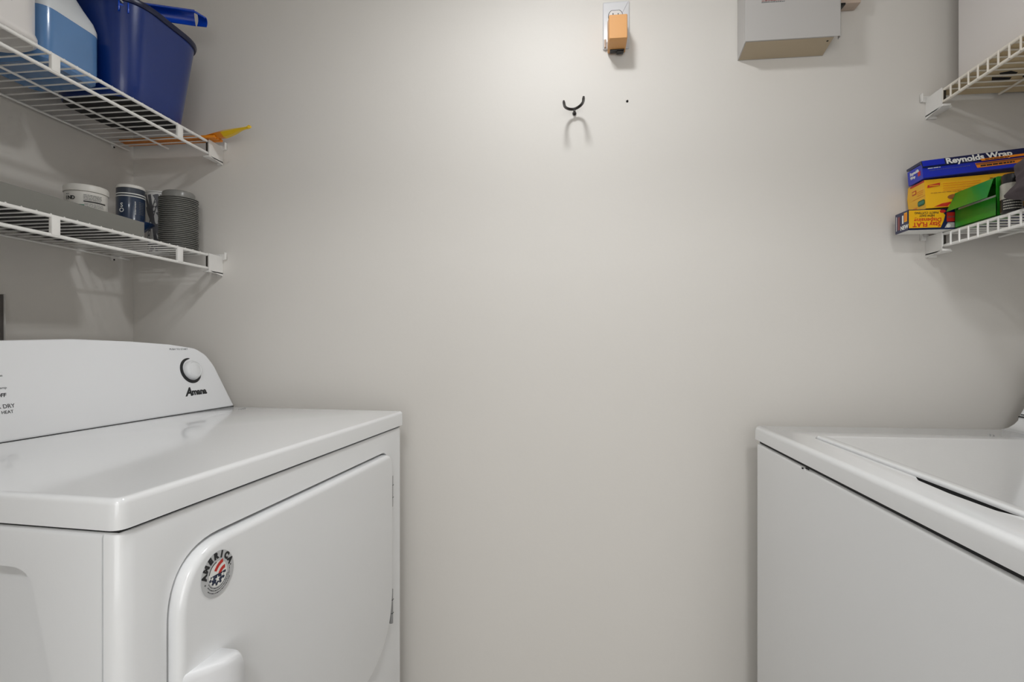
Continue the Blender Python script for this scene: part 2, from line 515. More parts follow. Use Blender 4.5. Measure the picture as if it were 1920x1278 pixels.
# local: x towards the right wall, y negative towards the camera
b = MB(); b.add(plate(rpoly([(.002, -.003), (.002, -WL + .003), (WDp, -WL + .003), (WDp, -.003)], [.006, .006, .004, .004], 5), .03, .861, .006, 4), 'enamel'); b.build('cabinet', was)
b = MB(); b.add(rbox(.007, WDp - .01, -WL + .008, -.008, .860, .8665), 'gap')
b.add(rbox(.0015, .003, -.262, -.250, .8605, .8625, 0), 'gap'); b.add(rbox(.0012, .003, -.240, -.236, .857, .8595, 0), 'gap')
b.build('deck_gap_shade', was)  # dark strip that paints the shade below the washer deck
# deck with sweep up to the console at the back
prof = [(.007, .866), (0, .868), (0, .889)] + [(.009 - .009 * math.cos(a), .889 + .009 * math.sin(a)) for a in [PI / 2 * k / 5 for k in range(1, 6)]]
prof += [(.43, .898), (.47, .898), (.492, .8985), (.508, .903), (.520, .911), (.528, .920), (.5285, .925), (WDp, .925), (WDp, .866)]
def sweep(prof, y0, y1, bev=.004):
    rings = []
    for y, d in ((y0, bev), (y0 - .3 * bev if y1 < y0 else y0, .3 * bev), (y0 - bev if y1 < y0 else y0 + bev, 0), (y1 + bev, 0), (y1 + .3 * bev, .3 * bev), (y1, bev)):
        cx = sum(p[0] for p in prof) / len(prof); 
        rings.append([(x, y, z - (d if z > .88 else 0)) for x, z in prof])
    return loft(rings)
b = MB(); b.add(sweep(prof, 0, -WL), 'enamel_top'); deck = b.build('top_deck', was)
lid_o = rpoly([(.060, -.149), (.060, -.655), (.448, -.655), (.448, -.149)], [.012, .012, .02, .02], 6)
cut = MB(); cut.add(plate(inset(lid_o, -.002), .8955, .92), 'gap'); co = cut.build('cut', was); boolean(deck, co)
slot = rpoly([(.066, -.438), (.049, -.475), (.0455, -.54), (.049, -.605), (.066, -.640), (.10, -.640), (.10, -.438)], [.02, .02, .03, .02, .02, .01, .01], 6)
cut = MB(); cut.add(plate(slot, .878, .93), 'gap'); co = cut.build('cut', was); boolean(deck, co)
b = MB(); b.add(plate(inset(slot, .0005), .8765, .8785), 'enamel'); b.build('finger_recess', was)
b = MB(); b.add(rbox(.0610, .0640, -.636, -.442, .8786, .8970), 'gap'); b.build('lid_gap_shade', was)  # dark strip standing in for the shade under the lid edge
# lid: raised edge strip with a slightly dished panel
b = MB(); lo = ccw(lid_o)
rings = [[(x, y, .8972) for x, y in lo], [(x, y, .899) for x, y in lo]]
for k in range(1, 6):
    a = PI / 2 * k / 5
    rings.append([(x, y, .899 + .004 * math.sin(a)) for x, y in inset(lo, .004 * (1 - math.cos(a)))])
def lid_ring(dd, z): return [(x, y, z) for x, y in ccw(rpoly([(.060 + dd, -.149 - dd), (.060 + dd, -.655 + dd), (.448 - dd, -.655 + dd), (.448 - dd, -.149 - dd)], [.008, .008, .012, .012], 6))]
rings.append(lid_ring(.012, .903))
rings.append(lid_ring(.018, .9015))
b.add(loft(rings), 'enamel_top'); lid = b.build('lid', was, sharp=60)
for y in (-.20, -.60):
    b = MB(); b.add(tube([(.452, y + .02, .9), (.452, y - .02, .9)], .004, 10), 'plastic_w'); b.build('lid_hinge', was)
b = MB(); b.add(text('- -', .014), 'ink_grey', frame((.42, -.07, WZ + .0003), (0, -1, 0), (1, 0, 0)))
b.build('deck_marking', was)
b = MB(); b.add(rbox(.485, .51, -.135, -.133, .8975, .8992), 'gap'); b.build('bleach_slot', was)
# console at the back
ZB = .926
wp = rpoly([(0, 0), (-.034, .125), (-.06, .145), (-WL + .06, .145), (-WL + .034, .125), (-WL, 0)], [.004, .03, .04, .04, .03, .004], 5)
WF = frame((WX * 0 + .527, 0, ZB), (0, 1, 0), (.28, 0, .96))   # z = +x side; face looks to -x
b = MB(); wo = ccw(wp); rings = []
for k in range(6):
    a = PI / 2 * k / 5
    rings.append([WF @ Vector((x, y, .006 - .006 * math.cos(a))) for x, y in inset(wo, .006 * (1 - math.sin(a)))])
rings.append([WF @ Vector((x, y, .07)) if y > .01 else Vector((WDp, x, ZB)) for x, y in wo])
b.add(loft(rings), 'plastic_w'); wc = b.build('console', was, sharp=50)
b = MB(); b.add(rbox(.5265, WDp - .004, -WL + .002, -.002, .9245, .9265), 'gap'); b.build('console_gasket', was)
for yy, r in ((-.20, .028), (-.42, .018), (-.52, .018)):
    b = MB(); b.add(lathe([(r, 0), (r, -.012), (r * .8, -.02), (.0001, -.021)], 32), 'knob', WF @ Matrix.Translation((yy, .075, 0))); b.build('control_dial', wc)
for x, y in ((.05, -.05), (WDp - .05, -.05), (.05, -WL + .05), (WDp - .05, -WL + .05)):
    b = MB(); b.add(lathe([(.018, 0), (.02, .008), (.01, .012), (.01, .032)], 16, x, y), 'blackp'); b.build('foot', was)

# ---------------------------------------------------------------- wire shelves
def shelf(side, Z, label, drop, dense, m, Y0=-.02, Y1=1.283, capdrop=.0):
    """side -1: on the left wall, +1: on the right wall. Z is the top of the front rail."""
    xf = -.932 if side < 0 else .8175
    xw = XL if side < 0 else XR
    rt = .0034
    t = thing('wire_shelf', label, 'shelf', (xw, (Y0 + Y1) / 2, Z), 0, None)
    o = t.location
    zr = Z - rt; zl = zr - drop
    def rail(name, x, z, r=rt, y1=Y1):
        b = MB(o); b.add(tube([(x, Y0, z), (x, y1, z)], r, 10), m); return b.build(name, t)
    rail('front_rail', xf, zr)
    rail('lower_rail', xf, zl)
    rail('middle_rail', xf - side * -1 * 0 + side * .13, zr - .0042, .0024, Y1 + .02)
    rail('back_rail', xw - side * .012, zr - .0042, .0026, Y1 + .02)
    b = MB(o); n = int((Y1 - Y0) / .0259)
    for k in range(n + 1):
        y = Y1 - .006 - k * .0259
        if y < Y0 + .01: break
        pts = [(xw - side * .009, y, zr - .0006), (xf + side * .002, y, zr + .0006), (xf - side * .0022, y, zr + .0012)]
        pts = [(xw - side * .009, y, zr), (xf + side * .004, y, zr + .0012), (xf, y, zr + .0040)] if not dense else pts
        if dense:
            pts = [(xw - side * .009, y, zr), (xf + side * .002, y, zr + .0012), (xf - side * .0034, y, zr), (xf - side * .0034, y, zl - .002)]
        b.add(tube(pts, .0016 if not dense else .0019, 6), m)
    b.build('wire_deck', t)
    if not dense:
        for y in (.868 - .3115 * 2, .868 - .3115, .868, 1.1777):
            b = MB(o); w = .0082
            b.add(rbox(xf - .0036 + .001, xf + .0044, y - w, y + w, zl, zr, .001), m); b.build('lip_tab', t)
    # moulded end bracket
    b = MB(o)
    x0, x1 = (xf + .0065, xf - .012) if side < 0 else (xf - .0065, xf + .016)
    zt = Z + .0004; zb = zl - .008 - capdrop
    xa, xb = min(x0, x1), max(x0, x1)
    face = xb if side < 0 else xa
    th = .0022
    ya, yb = 1.2755, YB - .0005
    fx = (face - th, face) if side < 0 else (face, face + th)
    # outer cheek that slopes in towards the wall
    dz = .007
    s_ = [(ya, zb + dz * .3), (yb, zb - dz), (yb, zt + .003), (yb - .010, zt - .001), (ya, zt)]
    CM = Matrix(((0, 0, 1, 0), (1, 0, 0, 0), (0, 1, 0, 0), (0, 0, 0, 1)))
    b.add(plate(s_, fx[0], fx[1]), 'bracket', CM)
    b.add(rbox(xa, xb, ya + .001, yb, zb - dz * .2, zb + th, .0005), 'bracket')
    b.add(rbox(xa + .004, xb - .004 if side < 0 else xb, yb - .004, yb, zb - dz, zt + .004, .0008), 'bracket')
    fa, fb = (face - .03, face + .012) if side < 0 else (face - .012, face + .03)
    b.add(rbox(fa, fb, yb - .0025, yb, zt - .009, zt + .006, .001), 'bracket')
    tip = (fb - .003, fb) if side < 0 else (fa, fa + .003)
    b.add(rbox(tip[0], tip[1], yb - .009, yb, zt - .009, zt + .010, .001), 'bracket')
    if side > 0: b.add(rbox(face - .001, face + .016, ya - .006, ya + .004, zb - .0006, zb + .004, .0008), 'bracket')
    b.build('end_bracket', t)
    b = MB(o)
    b.add(rbox(min(xf - .002, xf + .002), max(xf - .002, xf + .002), ya - .0015, ya + .0, zl + .002, zr, 0), 'steel'); b.build('rail_tip', t)
    for y in (.66, 1.262):
        b = MB(o); x = xw - side * .006
        b.add(rbox(min(x, xw), max(x, xw), y - .005, y + .005, zr - .013, zr + .002, .001), 'bracket')
        b.add(tube([(xw - side * .005, y, zr - .0105), (xw - side * .0075, y, zr - .0105)], .0022, 10), 'steel'); b.build('wall_clip', t)
    return t
ZLU, ZLL, ZRU, ZRL = 1.603, 1.311, 1.643, 1.3244
shelf(-1, ZLU, 'upper left white wire shelf carrying the blue pail', .030, False, 'wire')
shelf(-1, ZLL, 'lower left white wire shelf carrying the grey tray and tubs', .034, False, 'wire')
shelf(1, ZRU, 'upper right cream wire shelf carrying the tan board', .026, True, 'wire_c', capdrop=.004)
shelf(1, ZRL, 'lower right white wire shelf carrying the wrap boxes', .026, True, 'wire', capdrop=.004)

# ---------------------------------------------------------------- upper left shelf
ZD = ZLU + .0010
# pail
BC = (-1.030, 1.1205)
t = thing('pail', 'dark blue square-sided plastic pail widening to a dark rim', 'bucket', (*BC, ZD))
Hp = .201
def qring(z, d=0):
    q = z / Hp
    hx, hy, r = .093 + .032 * q - d, .0965 + .023 * q - d, .050 + .011 * q - d
    cx = -1.024 - .006 * q
    return [(x, y, ZD + z) for x, y in ccw(rpoly([(cx - hx, BC[1] - hy), (cx + hx, BC[1] - hy), (cx + hx, BC[1] + hy), (cx - hx, BC[1] + hy)], r * 1.25, 12))]
def qloft(rings, cap=True): return loft(rings, cap)
b = MB(t.location)
b.add(qloft([qring(.006, .012), qring(.0005, .009), qring(.0005, .003), qring(.006)] + [qring(z) for z in (.04, .08, .12, .16, .19, .199)] + [qring(z, .004) for z in (.199, .15, .08, .012)]), 'bucket'); b.build('pail_body', t, sharp=50)
b = MB(t.location); b.add(qloft([qring(.0002, .0035), qring(.0004, .0035)]), 'bucket_base')
b.add(qloft([qring(.0000, .011), qring(.0003, .011)]), 'bucket_base'); b.build('pail_base', t, label='black underside of the pail')
b = MB(t.location)
rr_ = [qring(z, d) for z, d in ((.190, -.0002), (.1905, -.0035), (.197, -.0050), (.2015, -.0035), (.2020, .004), (.198, .0055))]
vs, fs = loft(rr_, False); n = len(rr_[0])
for k in range(n): fs.append((5 * n + k, 5 * n + (k + 1) % n, (k + 1) % n, k))
b.add((vs, fs), 'bucket_rim'); b.build('pail_rim', t, sharp=60)
b = MB(t.location)
LM = Matrix.Translation((-.934, 1.020, ZD)) @ Matrix.Rotation(math.radians(-40), 4, 'Z')
for dy in (-.008, .008):
    b.add(rbox(-.006, .006, dy - .0014, dy + .0014, .168, .190, .001), 'scoop', LM)
b.add(rbox(-.006, .003, -.008, .008, .180, .184, .001), 'scoop', LM); b.build('handle_lug', t)
b = MB(t.location)
hp = [(-1.033 + .1020 * math.cos(PI * k / 20), 1.016 - .045 * math.sin(PI * k / 20), ZD + .186 + .020 * math.sin(PI * k / 20)) for k in range(21)]
b.add(tube(hp, .0018, 8), 'hinge'); b.build('bail_handle', t)
# dustpan standing in the pail
t = thing('dustpan', 'bright blue plastic dustpan tipped into the dark blue pail', 'dustpan', (-1.04, 1.15, ZD + .07))
def trough(p0, p1, w, up, m, tk=.002, n=9, sag=.5, w1=None):
    """half pipe from p0 to p1"""
    p0, p1 = Vector(p0), Vector(p1); d = (p1 - p0).normalized(); up = Vector(up); s = d.cross(up).normalized(); u = s.cross(d)
    rings = []
    for p, ww in ((p0, w), (p0.lerp(p1, .5), (w + (w1 or w)) / 2), (p1, w1 or w)):
        r = []
        for sgn, rr in ((1, ww), (-1, ww - tk)):
            ks = range(n) if sgn > 0 else range(n - 1, -1, -1)
            for k in ks:
                a = PI * (.02 + .96 * k / (n - 1))
                r.append(p + s * (rr * math.cos(a)) + u * (rr * sag * 2 * math.sin(a)))
        rings.append(r)
    return loft(rings)
b = MB(t.location)
b.add(trough((-1.015, 1.150, 1.862), (-.9235, 1.222, 1.8795), .019, (-.3, .3, .9), 'scoop', sag=.52, w1=.0205), 'scoop')
b.add(trough((-.9240, 1.2215, 1.879), (-.9020, 1.2285, 1.8735), .0195, (-.3, .3, .9), 'scoop', sag=.46, w1=.013), 'scoop')
b.build('grip', t)
b = MB(t.location)
cor = [Vector(p) for p in ((-1.095, 1.10, ZD + .035), (-.985, 1.105, ZD + .035), (-.940, 1.125, 1.828), (-.985, 1.092, 1.862), (-1.08, 1.095, 1.87))]
nrm = (cor[1] - cor[0]).cross(cor[3] - cor[0]).normalized() * .0025
b.add(loft([[p for p in cor], [p - nrm for p in cor]]), 'scoop')
b.add(tube([cor[0], cor[1], cor[2], cor[3], cor[4]], .0028, 8), 'scoop')
b.build('pan', t)

# jug of blue fluid
JC = (-1.043, .942)
t = thing('fluid_jug', 'frosted white plastic jug half full of blue fluid beside the pail', 'jug', (*JC, ZD))
def jring(hx, hy, r, z, cx=JC[0], cy=JC[1]):
    return [(x, y, z) for x, y in ccw(rpoly([(cx - hx, cy - hy), (cx + hx, cy - hy), (cx + hx, cy + hy), (cx - hx, cy + hy)], r, 6))]
b = MB(t.location)
b.add(loft([jring(.060, .049, .02, ZD + .003), jring(.068, .057, .026, ZD), jring(.074, .063, .028, ZD + .006), jring(.076, .0645, .028, ZD + .02), jring(.076, .0645, .028, 1.706)]), 'fluid'); b.build('fluid_body', t, label='blue fluid filling the lower body of the jug')
b = MB(t.location)
b.add(loft([jring(.076, .0645, .028, 1.7062), jring(.076, .0645, .028, 1.716), jring(.073, .061, .03, 1.730), jring(.062, .050, .03, 1.752), jring(.052, .040, .025, 1.772), jring(.046, .034, .02, 1.80), jring(.030, .026, .02, 1.83), jring(.020, .020, .018, 1.86)]), 'jug'); b.build('jug_shoulder', t)
b = MB(t.location); b.add(lathe([(.022, 1.858), (.022, 1.885), (.020, 1.888), (.0001, 1.888)], 24, *JC), 'scoop'); b.build('cap', t)

# white bottle at the frame's edge
QC = (-.992, .797)
t = thing('white_bottle', 'white plastic bottle with a purple and cream label, left of the fluid jug', 'bottle', (*QC, ZD))
def ering(rx, ry, z, n=40, c=QC): return [(c[0] + rx * math.copysign(abs(math.cos(2 * PI * k / n)) ** .75, math.cos(2 * PI * k / n)), c[1] + ry * math.copysign(abs(math.sin(2 * PI * k / n)) ** .75, math.sin(2 * PI * k / n)), z) for k in range(n)]
b = MB(t.location)
b.add(loft([ering(.050, .058, ZD + .003), ering(.055, .063, ZD), ering(.060, .069, ZD + .005), ering(.060, .069, ZD + .014), ering(.057, .0655, ZD + .022), ering(.0565, .065, 1.80), ering(.045, .05, 1.84), ering(.02, .022, 1.87), ering(.018, .02, 1.89)]), 'bottle'); b.build('bottle_body', t, sharp=60)
b = MB(t.location); b.add(lathe([(.021, 1.888), (.021, 1.915), (.0001, 1.915)], 24, *QC), 'lab_pur'); b.build('cap', t)
b = MB(t.location)
def arcpatch(rx, ry, a0, a1, z0, z1, m, off=.0006, n=10, c=QC):
    A = [math.radians(a0 + (a1 - a0) * k / n) for k in range(n + 1)]
    f = lambda a, o: (c[0] + (rx + o) * math.copysign(abs(math.cos(a)) ** .75, math.cos(a)), c[1] + (ry + o) * math.copysign(abs(math.sin(a)) ** .75, math.sin(a)))
    vs = [(*f(a, off), z) for z in (z0, z1) for a in A]; fs = [(k, k + 1, k + n + 2, k + n + 1) for k in range(n)]
    b.add((vs, fs), m)
arcpatch(.0565, .065, -80, -14, ZD + .045, 1.79, 'bottle', .0005)
arcpatch(.0565, .065, -22, -16, ZD + .045, 1.79, 'lab_cream', .0008)
arcpatch(.0565, .065, -15, 0, ZD + .05, 1.785, 'lab_pur', .0008)
b.build('label', t)

# orange stick with a yellow tip on the far end of the shelf
t = thing('plastic_scraper', 'flat ridged orange plastic handle with a yellow folded tip, poking past the shelf bracket', 'scraper', (-1.05, 1.283, ZD))
b = MB(t.location)
for k, dy in enumerate((-.0125, 0, .0125)):
    b.add(rbox(-1.172, -.905, 1.283 + dy - .0052, 1.283 + dy + .0052, ZD + .0005, ZD + .0075, .0018), 'orange')
b.add(rbox(-1.170, -.91, 1.270, 1.296, ZD + .0035, ZD + .0052), 'orange'); b.build('ridged_handle', t)
b = MB(t.location)
def dring(x, hw, hz, zc, yc=1.283): return [(x, yc - hw, zc), (x, yc - hw * .35, zc + hz), (x, yc + hw * .35, zc + hz * 1.05), (x, yc + hw, zc + .001), (x, yc + hw * .3, zc - hz * .7), (x, yc - hw * .3, zc - hz * .75)]
b.add(loft([dring(-.93, .016, .004, ZD + .0075), dring(-.905, .019, .008, ZD + .011), dring(-.887, .020, .010, ZD + .0125)]), 'orange')
b.add(loft([dring(-.8869, .020, .010, ZD + .0125), dring(-.86, .015, .008, ZD + .0155, 1.277), dring(-.835, .009, .004, ZD + .019, 1.270), dring(-.818, .006, .003, ZD + .020, 1.266), dring(-.810, .0065, .005, ZD + .021, 1.264), dring(-.805, .004, .003, ZD + .0215, 1.264)]), 'yellow')
b.build('folded_tip', t, sharp=20)

# ---------------------------------------------------------------- lower left shelf
ZE = ZLL + .0010
t = thing('storage_tray', 'long shallow grey box with a black base on the lower left shelf', 'tray', (-1.055, .80, ZE))
b = MB(t.location); b.add(rbox(-1.155, -.957, .45, 1.103, ZE + .003, 1.3515, .0012, 1), 'greybox'); b.build('tray_body', t)
b = MB(t.location); b.add(rbox(-1.154, -.958, .451, 1.102, ZE, ZE + .0029), 'greybase'); b.build('tray_base', t)
ZG = 1.3518
def jar(name, label, cat, c, r, z0, z1): return thing(name, label, cat, (*c, z0))
# white tub
c = (-1.105, 1.030 + .02)
c = (-1.100, 1.046); r = .0
c = (-1.100, 1.050)
TC = (-1.1025, 1.1027 - .045)
TC = (-1.085, 1.086); TR = .0412
t = thing('white_tub', 'round white tub with a printed label on the grey tray', 'tub', (TC[0], TC[1] - .03, ZG))
TY = TC[1] - .0
TCX, TCY = -1.100, 1.058
TCX, TCY, TR = -1.088, 1.0885, .0405
t.location = (TCX, TCY, ZG)
ZT1 = 1.4290
ob = MB(t.location)
TX = TR
ob.add(lathe([(.0001, ZG), (TR - .003, ZG), (TR - .001, ZG + .003), (TR - .0012, ZT1 - .016)], 48, TCX, TCY), 'tub'); ob.build('tub_body', t)
b = MB(t.location); b.add(lathe([(TR - .001, ZT1 - .0155), (TR + .0008, ZT1 - .015), (TR + .0008, ZT1 - .004), (TR - .001, ZT1 - .0005), (TR - .004, ZT1), (.0001, ZT1)], 48, TCX, TCY), 'tub'); b.build('lid', t)
def patch(b, c, r, a0, a1, z0, z1, m, off=.0003, n=12):
    A = [math.radians(a0 + (a1 - a0) * k / n) for k in range(n + 1)]
    vs = [(c[0] + (r + off) * math.cos(a), c[1] + (r + off) * math.sin(a), z) for z in (z0, z1) for a in A]
    b.add((vs, [(k, k + 1, k + n + 2, k + n + 1) for k in range(n)]), m)
def lines(b, c, r, a0, a1, z0, z1, n, m, off=.0006, th=.45):
    for i in range(n):
        z = z0 + (z1 - z0) * i / max(1, n - 1); a = a0
        while a < a1 - 2:
            w = random.uniform(3, 11); e = min(a1, a + w)
            patch(b, c, r, a, e, z, z + (z1 - z0) / max(1, n) * th, m, off, 2); a = e + 1.6
def ctx(b, s, c, r, a0, z, size, m, bold=0, off=.0006, k=1.0):
    a = math.radians(a0)
    for ch in s:
        F = Matrix.Translation((c[0] + (r + off) * math.cos(a), c[1] + (r + off) * math.sin(a), z)) @ Matrix.Rotation(a + PI / 2, 4, 'Z') @ Matrix.Rotation(PI / 2, 4, 'X')
        b.add(text(ch, size, .0001, bold, align='CENTER'), m, F); a += size * .68 * k / r
c = (TCX, TCY); b = MB(t.location)
lines(b, c, TR, -52, -4, ZG + .054, ZG + .044, 4, 'ink_grey')
patch(b, c, TR, -52, 10, ZG + .0380, ZG + .0405, 'ink')
lines(b, c, TR, -50, 2, ZG + .035, ZG + .029, 3, 'ink_grey')
patch(b, c, TR, -75, -50, ZG + .004, ZG + .032, 'green_lab')
patch(b, c, TR, -50, 8, ZG + .004, ZG + .026, 'tub', .0004)
lines(b, c, TR, -44, 4, ZG + .025, ZG + .020, 3, 'ink_grey')
for a in (-42, -33, -25, -14): patch(b, c, TR, a, a + 5, ZG + .010, ZG + .016, 'ink_grey')
ctx(b, 'IND', c, TR, -100, ZG + .042, .011, 'ink', .0003)
lines(b, c, TR, -102, -88, ZG + .053, ZG + .054, 1, 'ink_grey', th=1.5)
b.build('label', t)
# navy tub and the blue disc below it
NCX, NCY, NR = -1.072, 1.186, .0296
t = thing('plastic_disc', 'glossy blue plastic disc lying tilted under the navy tub', 'disc', (NCX, NCY, ZG))
b = MB(t.location)
Ft = Matrix.Translation((NCX + .006, NCY + .002, 1.3795)) @ Matrix.Rotation(math.radians(7), 4, 'Y')
Ft = Matrix.Translation((NCX + .008, NCY + .0, 1.372))
b.add(lathe([(.0001, -.020), (.026, -.020), (.029, -.0185), (.044, -.0035), (.0475, -.0015), (.047, -.0005), (.043, -.0012), (.030, -.0160), (.0001, -.0165)], 48), 'bluelid', Ft)
b.build('disc_shell', t)
t = thing('navy_tub', 'navy blue jar with twin white rings and a white lid, right of the white tub', 'tub', (NCX + .006, NCY, 1.3560))
NCX += .006
z0, z1 = 1.3560, 1.4600
b = MB(t.location); b.add(lathe([(.0001, z0), (NR, z0), (NR + .0015, z0 + .002), (NR + .001, z0 + .006), (NR, z0 + .008), (NR, z1 - .030)], 48, NCX, NCY), 'navy'); b.build('tub_body', t)
b = MB(t.location)
for zz in (z1 - .030, z1 - .024): b.add(lathe([(NR, zz), (NR + .0009, zz + .0005), (NR + .0009, zz + .002), (NR, zz + .0026)], 48, NCX, NCY), 'white')
b.build('white_ring', t)
b = MB(t.location); b.add(lathe([(NR - .0004, z1 - .0300), (NR - .0004, z1 - .0085)], 48, NCX, NCY), 'navy_d'); b.build('collar', t)
b = MB(t.location); b.add(lathe([(NR - .001, z1 - .0086), (NR - .0002, z1 - .008), (NR - .0006, z1 - .002), (NR - .003, z1), (.0001, z1)], 48, NCX, NCY), 'tub'); b.build('lid', t)
b = MB(t.location)
for i, ch in enumerate('OS'):
    a = math.radians(-84 + 0 * i)
    F = Matrix.Translation((NCX + (NR + .0006) * math.cos(a), NCY + (NR + .0006) * math.sin(a), z0 + .036 + i * .012)) @ Matrix.Rotation(a + PI / 2, 4, 'Z') @ Matrix.Rotation(PI / 2, 4, 'X') @ Matrix.Rotation(PI / 2 * .0, 4, 'Z')
    b.add(text(ch, .014, .0001, .0002, align='CENTER'), 'white', F)
b.build('lettering', t)
b = MB(t.location)
lines(b, (NCX, NCY), NR, -33, -28, z0 + .032, z0 + .062, 12, 'white', th=.5)
lines(b, (NCX, NCY), NR, -15, 12, z0 + .034, z0 + .062, 8, 'ink_grey', th=.4)
b.build('label', t)
# small black case
t = thing('black_case', 'small glossy black rounded case behind the grey tray wall', 'case', (-1.09, .975, ZG))
b = MB(t.location); b.add(rbox(-1.12, -1.062, .90, 1.004, ZG, ZG + .0325, .012, 5), 'blackp'); b.build('case_shell', t)
b = MB(t.location); b.add(rbox(-1.1205, -1.0615, .915, .99, ZG + .016, ZG + .017, 0), 'ink_grey'); b.build('case_seam', t)
# patterned paper cup
PCX, PCY = -1.075, 1.286
t = thing('patterned_cup', 'white paper cup printed with grey criss-cross bands, between the navy tub and the lids', 'cup', (PCX, PCY, ZE))
PH = .160
def cr(z): return .0235 + .006 * z / PH
b = MB(t.location)
b.add(lathe([(.021, ZE + .004), (.0225, ZE), (cr(0), ZE + .001)] + [(cr(z), ZE + z) for z in (.04, .08, .12, .156)] + [(cr(PH) - .001, ZE + PH), (cr(.15) - .002, ZE + .15), (.021, ZE + .01)], 40, PCX, PCY), 'cupw'); b.build('cup_wall', t)
b = MB(t.location); b.add(lathe([(cr(PH), ZE + PH - .004), (cr(PH) + .0016, ZE + PH - .003), (cr(PH) + .0016, ZE + PH), (cr(PH) - .001, ZE + PH + .001)], 40, PCX, PCY), 'cupw'); b.build('rolled_rim', t)
b = MB(t.location)
def strip(a0, z0, a1, z1, w, n=12):
    vs = []
    for k in range(n + 1):
        q = k / n; a = a0 + (a1 - a0) * q; z = z0 + (z1 - z0) * q
        da, dz = (a1 - a0) * .0005, (z1 - z0); L = math.hypot(da, dz)
        for s in (-1, 1):
            aa = math.radians(a + s * w * dz / L / .0005 * .5 * 1.25); zz = z - s * w * da / L * .5
            zz = max(.003, min(PH - .008, zz)); rr = cr(zz) + .0004
            vs.append((PCX + rr * math.cos(aa), PCY + rr * math.sin(aa), ZE + zz))
    b.add((vs, [(2 * k, 2 * k + 1, 2 * k + 3, 2 * k + 2) for k in range(n)]), 'cupg')
for s_ in ((-130, .01, -50, .155, .008), (-120, .12, -40, .04, .008), (-140, .06, -30, .075, .009), (-60, .005, -95, .15, .007), (-130, .155, -80, .085, .008), (-70, .15, -20, .10, .007), (-20, .02, -60, .15, .007), (-110, .0, -30, .045, .009), (-140, .03, -60, .02, .009), (-60, .10, 10, .12, .008), (-30, .06, 20, .15, .008)): strip(*s_)
b.build('printed_pattern', t)
# stack of drink lids
LX, LY, LR = -1.0, 1.262, .0443
GL = 'upturned drink lids nested in one stack'
prof = [(LR - .003, .0), (LR, .0004), (LR + .0005, .0015), (LR, .0022), (LR - .0068, .0027), (LR - .0070, .006), (LR - .0078, .0145), (LR - .0092, .0175), (.0335, .0188), (.0300, .0190), (.0290, .0178), (.0001, .0178)]
inner = [(.0001, .0166), (.0330, .0170), (LR - .0075, .0135), (LR - .0050, .006), (LR - .003, .0)]
pitch = .00475; nl = 29
def lid_obj(k):
    t = thing('drink_lid', 'charcoal plastic drink lid nested within the tall ribbed stack', 'lid', (LX, LY, ZE + .0004 + k * pitch), k * .7, GL)
    return t
first = lid_obj(0)
b = MB(); b.add(lathe(prof[:5], 56), 'lidg'); rim0 = b.build('rim', first)
b = MB(); b.add(lathe(prof[4:], 56), 'lidg'); dome0 = b.build('dome', first)
first['label'] = 'charcoal plastic drink lid at the bottom of the ribbed stack, touching the wires'
for k in range(1, nl):
    r = first.copy(); C.objects.link(r)
    r.location = (LX + .0004 * math.sin(k * 1.9), LY + .0004 * math.cos(k * 2.3), ZE + .0004 + k * pitch); r.rotation_euler = (0, 0, k * .7)
    r['label'] = 'charcoal plastic drink lid nested within the tall ribbed stack' if k < nl - 1 else 'topmost charcoal drink lid, its raised base showing on the ribbed stack'
    for ch in (rim0, dome0):
        c_ = ch.copy(); C.objects.link(c_); c_.parent = r
# dark panel behind the dryer
t = thing('grey_panel', 'dark grey upright panel edge behind the dryer at the far left', 'panel', (XL, .93, .0))
b = MB(t.location); b.add(rbox(XL + .001, XL + .016, .60, .9825, .25, 1.180, .001), 'panel'); b.build('panel_face', t)
b = MB(t.location); b.add(rbox(XL + .0005, XL + .0175, .9825, .9855, .25, 1.1815), 'panel_edge'); b.build('panel_border', t)

# ---------------------------------------------------------------- back wall fittings
FB = lambda x, y, z: frame((x, y, z), (1, 0, 0), (0, 0, 1))      # faces the camera
t = thing('electrical_outlet', 'white wall outlet plate with a tan adapter plugged in', 'outlet', (.108, YB, 1.858))
b = MB(t.location); b.add(plate(rpoly([(-.0318, -.058), (.0318, -.058), (.0318, .058), (-.0318, .058)], .003, 4), 0, .0055, .003, 3), 'outlet', FB(.108, YB - .0002, 1.858)); b.build('cover_plate', t)
b = MB(t.location)
def face(cz):
    o = [(x, y) for x, y in circ(.0168, 48) if True]
    o = [(x, max(-.0140, min(.0140, y))) for x, y in o]
    b.add(plate([(x * 1.08, y * 1.08) for x, y in o], .005, .0059), 'gap', FB(.1065, YB, cz))
    b.add(plate(o, .005, .0064, .0004, 2), 'recept', FB(.1065, YB, cz))
    for sx, hh in ((-.0062, .0042), (.0062, .0034)):
        b.add(rbox(.1065 + sx - .0011, .1065 + sx + .0011, YB - .0072, YB - .006, cz + .003 - hh, cz + .003 + hh), 'ink')
    b.add(lathe([(.0025, 0), (.0025, .0070)], 12), 'ink', FB(.1065, YB, cz - .008))
face(1.8790); face(1.8330)
b.build('receptacle', t)
t = thing('power_adapter', 'tan orange plug-in power adapter on the wall outlet', 'adapter', (.108, YB - .006, 1.818))
b = MB(t.location)
P = [(.0855, 1.264), (.1288, 1.262)]
def pring(y, x0, x1, z0, z1, r): return [(x, y, z) for x, z in ccw(rpoly([(x0, z0), (x1, z0), (x1, z1), (x0, z1)], r, 4))]
b.add(loft([pring(YB - .0072, .0870, .1290, 1.7885, 1.8665, .002), pring(1.280, .0865, .1292, 1.7900, 1.8505, .003), pring(1.266, .0865, .1292, 1.7905, 1.8475, .003), pring(1.2640, .0880, .1278, 1.7920, 1.8460, .003)]), 'plug')
